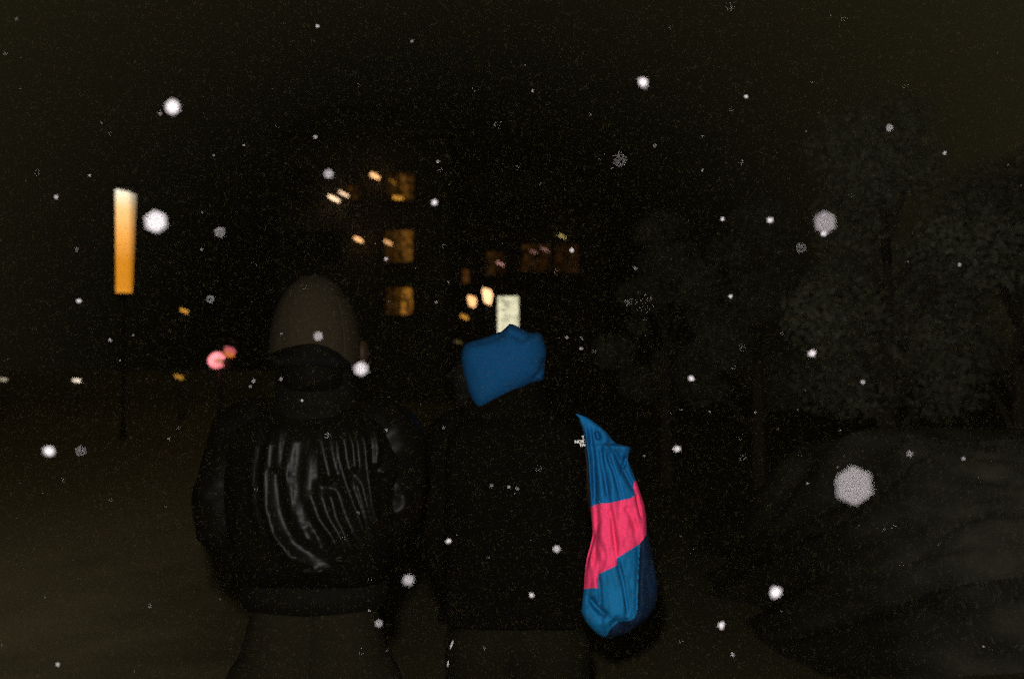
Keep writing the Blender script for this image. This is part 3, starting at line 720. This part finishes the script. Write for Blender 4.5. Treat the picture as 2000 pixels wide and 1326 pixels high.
# inflated cloth shell from an outline
def inflate(outline, d, thick, m, name, parent, bulge=.6, folds=[], nr=46, wr=.004, sub=6):
    pts = []
    n = len(outline)
    for i in range(n):      # densify
        a_, b_ = outline[i], outline[(i + 1) % n]
        for k in range(sub): pts.append((a_[0] + (b_[0] - a_[0]) * k / sub, a_[1] + (b_[1] - a_[1]) * k / sub))
    cx = sum(p[0] for p in outline) / n; cyy = sum(p[1] for p in outline) / n; m_ = len(pts)
    V, F = [], []
    for side in (-1, 1):
        base = len(V)
        for j in range(nr + 1):
            r = 1 - (1 - j / nr) ** 1.6
            for p in pts:
                x, y = cx + (p[0] - cx) * (r), cyy + (p[1] - cyy) * (r)
                z = side * thick * (1 - r ** 2.6) ** bulge
                V.append((x, y, z))
        for j in range(nr):
            for k in range(m_):
                q = (base + j * m_ + k, base + j * m_ + (k + 1) % m_, base + (j + 1) * m_ + (k + 1) % m_, base + (j + 1) * m_ + k)
                F.append(q if side > 0 else q[::-1])
    out = []
    A = np.array(V); h = np.zeros(len(A))
    for poly, ht, wd in folds:
        ds, al = seg_dist(A[:, 0], A[:, 1], poly); h += ht * np.exp(-(ds / wd) ** 2) * np.clip(np.minimum(al, 1 - al) * 5 + .3, 0, 1)
    for (x, y, z), hh in zip(V, h):
        nz = wr * noise.noise(Vector((x * .02, y * .016, z * 3))) + wr * .5 * noise.noise(Vector((x * .05, y * .04, z * 3 + 5)))
        edge = min(1, abs(z) / thick * 2)
        out.append(P(x, y, d + z - (hh + nz) * edge * (1 if z <= 0 else -1)))
    o = obj(name, out, F, m, parent)
    wl = o.modifiers.new('weld', 'WELD'); wl.merge_threshold = .0004
    return o
M_hood = mat('blue shell fabric', (0.0030, 0.046, 0.122), 0.85, 0.06, 420, 0.40, 0.15, 200)
hood_outline = [(902, 684), (907, 673), (918, 667), (940, 661), (958, 655), (978, 648), (988, 640), (995, 632), (1004, 634), (1018, 641), (1034, 650), (1048, 649), (1057, 651), (1061, 662), (1066, 676), (1068, 690), (1064, 712), (1064, 728), (1062, 743), (1052, 745), (1038, 750), (1015, 763), (985, 779), (960, 790), (942, 798), (932, 800), (926, 791), (914, 765), (904, 730), (900, 700)]
inflate(hood_outline, D_B - .005, .105, M_hood, 'hood', jb, .26,
        [([(1064, 700), (1058, 722), (1040, 744)], -.012, 5), ([(990, 650), (1020, 662), (1040, 652)], -.006, 6), ([(905, 676), (960, 664), (990, 650)], -.006, 5)], wr=.004)

# colour-block sleeve
XL = [(808, 1124), (815, 1130), (844, 1140), (897, 1147), (989, 1153), (1039, 1157), (1048, 1157), (1068, 1152), (1090, 1146), (1120, 1141.5), (1149, 1140), (1195, 1135), (1208, 1141), (1221, 1149), (1232, 1160), (1240, 1170), (1246, 1186)]
XR = [(808, 1127), (812, 1140), (818, 1152), (830, 1169), (844, 1185), (857, 1195), (865, 1201), (868, 1214), (872, 1230), (876, 1232), (885, 1229), (897, 1226), (910, 1231), (939, 1243), (986, 1259), (1011, 1263), (1048, 1268), (1109, 1280), (1143, 1285), (1165, 1284), (1185, 1279), (1205, 1266), (1220, 1248), (1232, 1230), (1240, 1214), (1246, 1192)]
CREASE = [([(1152, 830), (1160, 900), (1163, 985)], -.011, 4.5), ([(1164, 842), (1170, 858)], -.016, 5), ([(1172, 868), (1178, 915), (1190, 980)], -.010, 4.5), ([(1183, 878), (1200, 925), (1212, 972)], -.009, 4),
          ([(1196, 872), (1216, 915), (1240, 960)], -.011, 5), ([(1180, 866), (1196, 864), (1206, 866)], -.006, 4), ([(1222, 890), (1220, 905), (1214, 915)], -.010, 4),
          ([(1143, 830), (1150, 900), (1156, 985)], .007, 3), ([(1190, 985), (1198, 1030), (1204, 1088)], -.010, 5), ([(1168, 990), (1166, 1040), (1160, 1100)], -.006, 5), ([(1222, 985), (1232, 1010), (1246, 1040)], -.006, 6),
          ([(1160, 1040), (1152, 1075), (1143, 1110)], -.012, 4), ([(1206, 1095), (1218, 1140), (1226, 1200)], -.012, 4), ([(1168, 1122), (1172, 1150), (1172, 1185)], -.008, 4), ([(1150, 1165), (1165, 1185), (1186, 1203)], -.016, 6),
          ([(1190, 1222), (1205, 1214), (1226, 1226)], -.014, 8), ([(1222, 1205), (1226, 1225), (1220, 1238)], -.010, 5), ([(1243, 966), (1246, 985), (1252, 1010)], -.008, 3), ([(1249, 1062), (1246, 1130), (1244, 1205)], -.008, 5), ([(1175, 1060), (1180, 1090), (1172, 1118)], -.005, 6)]
PINK = [(1130, 996), (1153, 989.5), (1167, 984), (1196, 981), (1233, 972), (1240, 967), (1237, 950), (1239, 941), (1245, 936), (1275, 990), (1262, 1000), (1262, 1044), (1250, 1061), (1226, 1076), (1205, 1089), (1204, 1104), (1168, 1121), (1168.5, 1147), (1130, 1150)]
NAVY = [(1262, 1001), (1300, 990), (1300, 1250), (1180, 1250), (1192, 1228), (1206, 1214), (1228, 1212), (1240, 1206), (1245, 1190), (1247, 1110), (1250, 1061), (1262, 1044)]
def inside(px, py, poly):
    r = np.zeros(px.shape, bool); n = len(poly); j = n - 1
    for i in range(n):
        xi, yi = poly[i]; xj, yj = poly[j]
        r ^= ((yi > py) != (yj > py)) & (px < (xj - xi) * (py - yi) / (yj - yi + 1e-12) + xi); j = i
    return r
NR, NS = 300, 180; rows = np.linspace(808, 1246, NR)
PX = np.zeros((NR, NS)); PY = np.zeros((NR, NS)); PD = np.zeros((NR, NS))
for j, y in enumerate(rows):
    l, r_ = interp(y, XL), interp(y, XR); c, hw = (l + r_) / 2, (r_ - l) / 2
    th = min(hw * 1.0, 52) * D_B / FPX
    a_ = np.arange(NS) / NS * 2 * np.pi
    PX[j] = c + hw * np.cos(a_); PY[j] = y; PD[j] = -th * np.sin(a_) * (1.0)
h = np.zeros((NR, NS)); 
for poly, ht, wd in CREASE:
    ds, al = seg_dist(PX, PY, poly); h += 1.9 * ht * np.exp(-(ds / wd) ** 2) * np.clip(np.minimum(al, 1 - al) * 5 + .3, 0, 1)
front = np.clip(-PD / .02, -1, 1)
V = []
cenx = (np.interp(rows, [a[0] for a in XL], [a[1] for a in XL]) + np.interp(rows, [a[0] for a in XR], [a[1] for a in XR])) / 2
for j in range(NR):
    for k in range(NS):
        x, y, z = PX[j, k], PY[j, k], PD[j, k]
        nz = .012 * noise.noise(Vector((x * .06, y * .016, z * 8))) + .005 * noise.noise(Vector((x * .12, y * .05, z * 8 + 3)))
        V.append(P(x, y, D_B - .125 + z - (h[j, k] + nz) * front[j, k]))
fx = (PX + np.roll(PX, -1, 1)) / 2; fx = (fx[:-1] + fx[1:]) / 2; fy = (PY[:-1] + PY[1:]) / 2
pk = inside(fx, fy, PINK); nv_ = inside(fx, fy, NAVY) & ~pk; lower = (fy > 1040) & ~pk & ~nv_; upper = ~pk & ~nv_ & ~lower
M_pk = mat('hot pink shell fabric', (0.93, 0.050, 0.150), 0.75, 0.08, 420, 0.25, 0.15, 200)
M_b1 = mat('mid blue shell fabric', (0.0040, 0.108, 0.275), 0.75, 0.1, 420, 0.40, 0.2, 160)
M_b2 = mat('teal blue shell fabric', (0.0050, 0.125, 0.280), 0.75, 0.1, 420, 0.40, 0.2, 160)
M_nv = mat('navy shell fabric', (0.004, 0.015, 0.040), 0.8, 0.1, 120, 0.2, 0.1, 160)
slv = bpy.data.objects.new('sleeve', None)
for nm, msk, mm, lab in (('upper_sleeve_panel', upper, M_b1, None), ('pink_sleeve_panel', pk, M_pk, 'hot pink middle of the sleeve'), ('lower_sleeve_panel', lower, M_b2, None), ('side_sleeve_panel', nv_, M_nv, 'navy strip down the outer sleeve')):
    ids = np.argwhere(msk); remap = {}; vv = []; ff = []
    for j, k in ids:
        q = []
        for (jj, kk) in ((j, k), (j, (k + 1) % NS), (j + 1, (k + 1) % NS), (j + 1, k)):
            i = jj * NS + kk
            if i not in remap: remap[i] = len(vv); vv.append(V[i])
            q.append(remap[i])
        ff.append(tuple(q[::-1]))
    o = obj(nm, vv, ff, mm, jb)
    if lab: o['label'] = lab
bpy.data.objects.remove(slv)

# white lettering on the back of the shoulder, running under the sleeve
M_logo = mat('white embroidery', (0.80, 0.78, 0.70), 0.8, 0.1)
def letters(txt, x_right, y_base, size_px, d, rot=0):
    cu = bpy.data.curves.new('lettering', 'FONT'); cu.body = txt; cu.align_x = 'RIGHT'; cu.size = size_px * 1.42 * d / FPX; cu.extrude = .0008; cu.offset = .0003
    tmp = bpy.data.objects.new('tmp', cu); COL.objects.link(tmp)
    bpy.context.view_layer.update()
    me = bpy.data.meshes.new_from_object(tmp.evaluated_get(bpy.context.evaluated_depsgraph_get()))
    bpy.data.objects.remove(tmp)
    me.materials.clear(); me.materials.append(M_logo)
    o = bpy.data.objects.new('lettering', me); COL.objects.link(o); o.parent = jb
    o.location = P(x_right, y_base, d) - root_pos(jb); o.rotation_euler = (R(90), R(rot), R(0))
dl = D_B - .118
for k, (tx, yb) in enumerate((('THE', 856), ('NORTH', 863.5), ('FACE', 870.5))):
    letters(tx, 1152 + .4 * k, yb, 6.0, dl, -4)

# ------------------------------------------------------------------ falling snow, lit by the flash
M_snow = mat('wet snow', (0.42, 0.392, 0.41), 0.9, 0.05)
def flash_L(p, alb=0.41):
    v = Vector(p) - FLASH_POS; d = v.length; ax = (flo.rotation_euler.to_matrix() @ Vector((0, 0, -1)))
    ca = ax.dot(v / d); ch = math.cos(R(118) / 2); sb = (1 - ch) * fl.spot_blend
    k = (ca - ch) / max(sb, 1e-6)
    k = 0 if k <= 0 else 1 if k >= 1 else k * k * (3 - 2 * k)
    # spot blend in the renderer falls with the projected cone, close to this
    return alb / math.pi * FLASH_W / (4 * math.pi * d * d) * k * 1.0
def lin(s): s /= 255; return s / 12.92 if s < .04045 else ((s + .055) / 1.055) ** 2.4
def blur_px(d): return abs(APER * .035 * (FOCUS - d) / (d * (FOCUS - .035))) / .036 * 2000
def solve(px, py, dia, lev, alb=.41):
    tgt = lin(lev); best = None
    for d in np.geomspace(.16, 2.3, 160):
        L = flash_L(P(px, py, d), alb)
        if L <= 1e-6: continue
        cov = min(1, tgt / L); s = dia * math.sqrt(cov); e = abs(blur_px(d) + .55 * s - dia) / dia + (.15 if cov >= 1 else 0)
        if best is None or e < best[0]: best = (e, d, max(s, 1.6))
    return best[1], best[2]
def flake_mesh(seed):
    bm = bmesh.new(); bmesh.ops.create_icosphere(bm, subdivisions=2, radius=.5)
    for v in bm.verts:
        q = 1 + .55 * noise.noise(v.co * 3.1 + Vector((seed * 7.3, 0, 0)))
        v.co = v.co * q
    me = bpy.data.meshes.new('snowflake'); bm.to_mesh(me); bm.free(); me.materials.append(M_snow)
    me.polygons.foreach_set('use_smooth', [True] * len(me.polygons)); return me
FM = [flake_mesh(i) for i in range(6)]
M_slush = mat('wet grey snow', (0.25, 0.232, 0.242), 0.9, 0.05)
FM2 = [m_.copy() for m_ in FM]
for m_ in FM2: m_.materials.clear(); m_.materials.append(M_slush)
GN = 'falling snowflakes'
FL = [  # px, py, diameter, level, label (None: one of the small ones)
 (1668, 950, 88, 168, 'largest snowflake, a big pale six-sided disc at the lower right'),
 (1611, 436, 52, 162, 'big pale round snowflake at the upper right'),
 (1609, 457, 12, 235, 'small bright snowflake on the lower rim of the big upper right one'),
 (305, 433, 52, 225, 'big white snowflake just right of the golden lamp column'),
 (337, 210, 35, 242, 'white snowflake at the upper left, above the golden column'),
 (1256, 162, 25, 245, 'bright white oval snowflake near the top, right of centre'),
 (1211, 312, 35, 88, 'dim grey disc snowflake below the bright oval one near the top'),
 (706, 721, 36, 238, 'white snowflake beside the neck of the person in the cap'),
 (1515, 1157, 27, 242, 'bright white snowflake low at the right of the sleeve'),
 (797, 1132, 29, 172, 'pale round snowflake low between the two people'),
 (97, 881, 26, 238, 'white snowflake low at the left edge'),
 (158, 881, 27, 85, 'dim grey snowflake right of the white one at the left edge'),
 (430, 454, 27, 112, 'grey snowflake between the golden column and the cap'),
 (411, 584, 20, 102, 'grey snowflake straight above the pink sign'),
 (642, 340, 25, 182, 'pale snowflake above the pair of bright lamps on the tall building'),
 (849, 396, 16, 215, 'bright small snowflake right of the top amber windows'),
 (622, 657, 23, 145, 'grey snowflake in front of the taupe cap'),
 (1586, 690, 19, 195, 'pale snowflake in front of the trees at mid height'),
 (1564, 485, 27, 85, 'dim grey snowflake below left of the big upper right one'),
 (1737, 250, 17, 122, 'soft grey snowflake at the far upper right'),
 (1409, 1221, 16, 222, 'small bright snowflake low, left of the bright one by the sleeve'),
 (1350, 739, 13, 218, 'small bright snowflake right of the blue hood'),
 (1504, 430, 14, 215, 'small bright snowflake left of the big upper right one'),
 (1411, 428, 9, 180, 'small snowflake, left one of the two beside the big upper right one'),
 (1323, 876, 17, 185, 'small pale snowflake right of the sleeve top'),
 (740, 1217, 19, 122, 'grey snowflake below the pale one between the people'),
 (1087, 1072, 18, 152, 'grey snowflake just left of the pink part of the sleeve'),
 (876, 1057, 12, 208, 'small bright snowflake between the black jackets'),
 (1038, 1162, 13, 192, 'small pale snowflake left of the lower sleeve'),
 (1777, 886, 16, 100, 'faint grey snowflake above the pale bank at the right'),
 (1260, 592, 42, 38, 'very faint large disc snowflake over the dark trees right of the sign'),
 (1117, 489, 11, 172, 'small pale snowflake on the wide brown window'),
 (110, 385, 12, 150, 'small grey snowflake left of the golden column'),
 (155, 588, 11, 192, 'small bright snowflake below left of the golden column'),
]
SMALL = [(721,1192,8,120),(215,664,7,180),(260,655,6,110),(113,1297,10,140),(293,1183,9,80),(1427,579,9,192),(1457,189,9,180),(1845,300,10,120),(1874,517,10,112),(1882,895,11,122),(1685,746,11,132),(1577,944,7,120),(1431,1278,10,112),(1921,1262,7,100),(616,268,8,190),(620,52,9,160),(805,81,7,140),(1040,178,4,230),(855,316,8,150),(754,506,10,142),(175,343,8,130),(489,755,6,130),(495,744,5,210),(549,740,9,95),(550,652,8,95),(590,782,8,140),(994,951,9,112),(1010,954,10,90),(960,948,5,170),(1006,964,4,110),(953,1088,5,140),(866,835,7,120),(755,840,7,130),(1135,681,6,210),(1136,660,7,110),(1107,659,4,200),(1330,800,4,140),(1386,804,6,112),(1258,890,8,92),(1240,524,10,92),(1012,327,14,48),(1228,590,20,58),(876,551,5,140),(852,590,5,200),(1195,329,5,120),(1153,224,5,130),(1279,285,5,120),(1372,267,4,150),(1372,333,4,180),(313,222,7,170),(199,240,5,110),(33,37,5,130),(10,105,5,120),(41,172,6,80),(418,304,4,180),(476,284,4,190),(348,835,5,110),(330,857,5,100),(218,976,7,85),(235,704,7,85),(394,488,6,150),(150,488,4,110),(395,415,6,110),(947,1265,5,150),(1315,877,8,120),(640,850,14,70),(1085,530,5,90),(760,590,5,90),(1636,912,8,80),(1558,800,6,80),(1640,840,5,90),(1475,805,5,120),(700,1000,5,110),(500,955,5,110),(430,1170,5,70),(1260,655,5,80)]
def put_flake(px, py, dia, lev, label, near=True):
    big = dia >= 24 and lev < 200
    if near and dia >= 9: d, s = solve(px, py, dia, lev, .31 if big else .41)
    else:
        best = None            # small specks: close to the plane of focus, size sets how much light they catch
        d = random.uniform(1.35, 1.85)
        L = flash_L(P(px, py, d)); b_ = blur_px(d)
        s = max(1.3, .8 * math.sqrt(min(1.0, lin(lev) * 1.0 / L)) * max(dia, b_ * .8))
    o = bpy.data.objects.new('snowflake', random.choice(FM2 if big else FM)); COL.objects.link(o)
    o.location = P(px, py, d); k = s * d / FPX
    o.scale = (k * random.uniform(.9, 1.1), k * random.uniform(.9, 1.1), k * random.uniform(.95, 1.2)); o.rotation_euler = [random.uniform(0, 6.28) for _ in range(3)]
    tag(o, label, 'snowflake', GN)
for a_ in FL: put_flake(*a_)
for (x, y, s, l) in SMALL:
    put_flake(x, y, s, l, 'tiny bright white snow speck in the dark air' if l >= 140 else 'tiny faint grey snow speck in the dark air')
# needles of sleet falling at the bottom centre
for (x0, y0, x1, y1, lb) in ((885, 1250, 879, 1267, 'thin white sleet needle at the bottom, upper of two'), (876, 1289, 874, 1302, 'thin white sleet needle at the bottom edge, lower of two')):
    d = 1.9; p, q = P(x0, y0, d), P(x1, y1, d)
    m = MB(); m.tube([p, p + (q - p) * .3, p + (q - p) * .7, q], [.0003, .0011, .0013, .0004], 8); o = m.make('sleet_needle', mat('sleet ice', (.5, .48, .45), .5, .3)); tag(o, lb, 'sleet', 'falling sleet')
# the finest snow, past counting
mb_v, mb_f = [], []
for i in range(230):
    d = random.uniform(.9, 4.5); c = P(random.uniform(0, 2000), random.uniform(0, 1326), d); s = random.uniform(.0003, .0007) * (.6 + d * .35)
    k = len(mb_v)
    mb_v += [c + Vector(q) * s for q in ((1, 0, 0), (-1, 0, 0), (0, 1, 0), (0, -1, 0), (0, 0, 1.2), (0, 0, -1.2))]
    mb_f += [tuple(k + i_ for i_ in q) for q in ((0, 2, 4), (2, 1, 4), (1, 3, 4), (3, 0, 4), (2, 0, 5), (1, 2, 5), (3, 1, 5), (0, 3, 5))]
tag(obj('falling_snow', mb_v, mb_f, M_snow), 'fine specks of snow drifting all through the dark air', 'snow', kind='stuff')

# tinted specks added to stand in for film grain and lifted blacks
ND = 400000
d_ = rng.uniform(1.4, 4.2, ND); ux = rng.uniform(-.62, .62, ND) * d_; uz = rng.uniform(-.42, .42, ND) * d_
cen = np.stack([ux, d_ * math.cos(TILT), CAM_H + uz + d_ * math.sin(TILT)], 1); cen = cen[cen[:, 2] > .02]; ND = len(cen)
tet = np.array([(1, 1, 1), (1, -1, -1), (-1, 1, -1), (-1, -1, 1)]) / 1.732
q_ = rng.normal(size=(ND, 4)); q_ /= np.linalg.norm(q_, axis=1)[:, None]
w_, x_, y_, z_ = q_.T
RM = np.stack([1 - 2 * (y_**2 + z_**2), 2 * (x_*y_ - z_*w_), 2 * (x_*z_ + y_*w_), 2 * (x_*y_ + z_*w_), 1 - 2 * (x_**2 + z_**2), 2 * (y_*z_ - x_*w_), 2 * (x_*z_ - y_*w_), 2 * (y_*z_ + x_*w_), 1 - 2 * (x_**2 + y_**2)], 1).reshape(-1, 3, 3)
dv = (cen[:, None, :] + np.einsum('nij,kj->nki', RM, tet) * (rng.uniform(.7, 1.3, ND) * .00058)[:, None, None]).reshape(-1, 3)
fi = (np.array([(0, 1, 2), (0, 3, 1), (0, 2, 3), (1, 3, 2)])[None] + 4 * np.arange(ND)[:, None, None]).reshape(-1)
me = bpy.data.meshes.new('grain_specks'); me.vertices.add(len(dv)); me.vertices.foreach_set('co', dv.ravel())
me.loops.add(len(fi)); me.loops.foreach_set('vertex_index', fi); me.polygons.add(len(fi) // 3); me.polygons.foreach_set('loop_start', np.arange(0, len(fi), 3))
M_dz = mat('grain speck', (0.04, 0.034, 0.02), 0.9, 0.02); me.materials.append(M_dz); me.update()
n = M_dz.node_tree; ge = n.nodes.new('ShaderNodeNewGeometry'); cr = n.nodes.new('ShaderNodeValToRGB'); el = cr.color_ramp.elements
el[0].color = (.092, .046, .020, 1); el[1].color = (.046, .052, .044, 1); x_ = el.new(.5); x_.color = (.055, .061, .020, 1); x_ = el.new(.25); x_.color = (.070, .056, .026, 1)
n.links.new(ge.outputs['Random Per Island'], cr.inputs[0]); n.links.new(cr.outputs[0], n.nodes['Principled BSDF'].inputs['Base Color'])
dz = bpy.data.objects.new('grain_specks', me); COL.objects.link(dz)
tag(dz, 'added fine specks standing in for film grain', 'grain_specks', kind='stuff')

# ------------------------------------------------------------------ thin volume added to lift the blacks like film fog
hz = MB().box((0, 60, 9), (180, 160, 20.4)).make('veil_haze', mat('tmp', (1, 1, 1)), None, False)
hm_ = bpy.data.materials.new('veil volume'); hm_.use_nodes = True; n = hm_.node_tree; n.nodes.clear()
o_ = n.nodes.new('ShaderNodeOutputMaterial'); v_ = n.nodes.new('ShaderNodeVolumePrincipled')
v_.inputs['Color'].default_value = (1.0, .85, .45, 1); v_.inputs['Density'].default_value = 0.00010; v_.inputs['Anisotropy'].default_value = 0.0
n.links.new(v_.outputs[0], o_.inputs['Volume']); hz.data.materials.clear(); hz.data.materials.append(hm_)
tag(hz, 'added thin veil that lifts the dark tones', 'added_veil', kind='stuff')
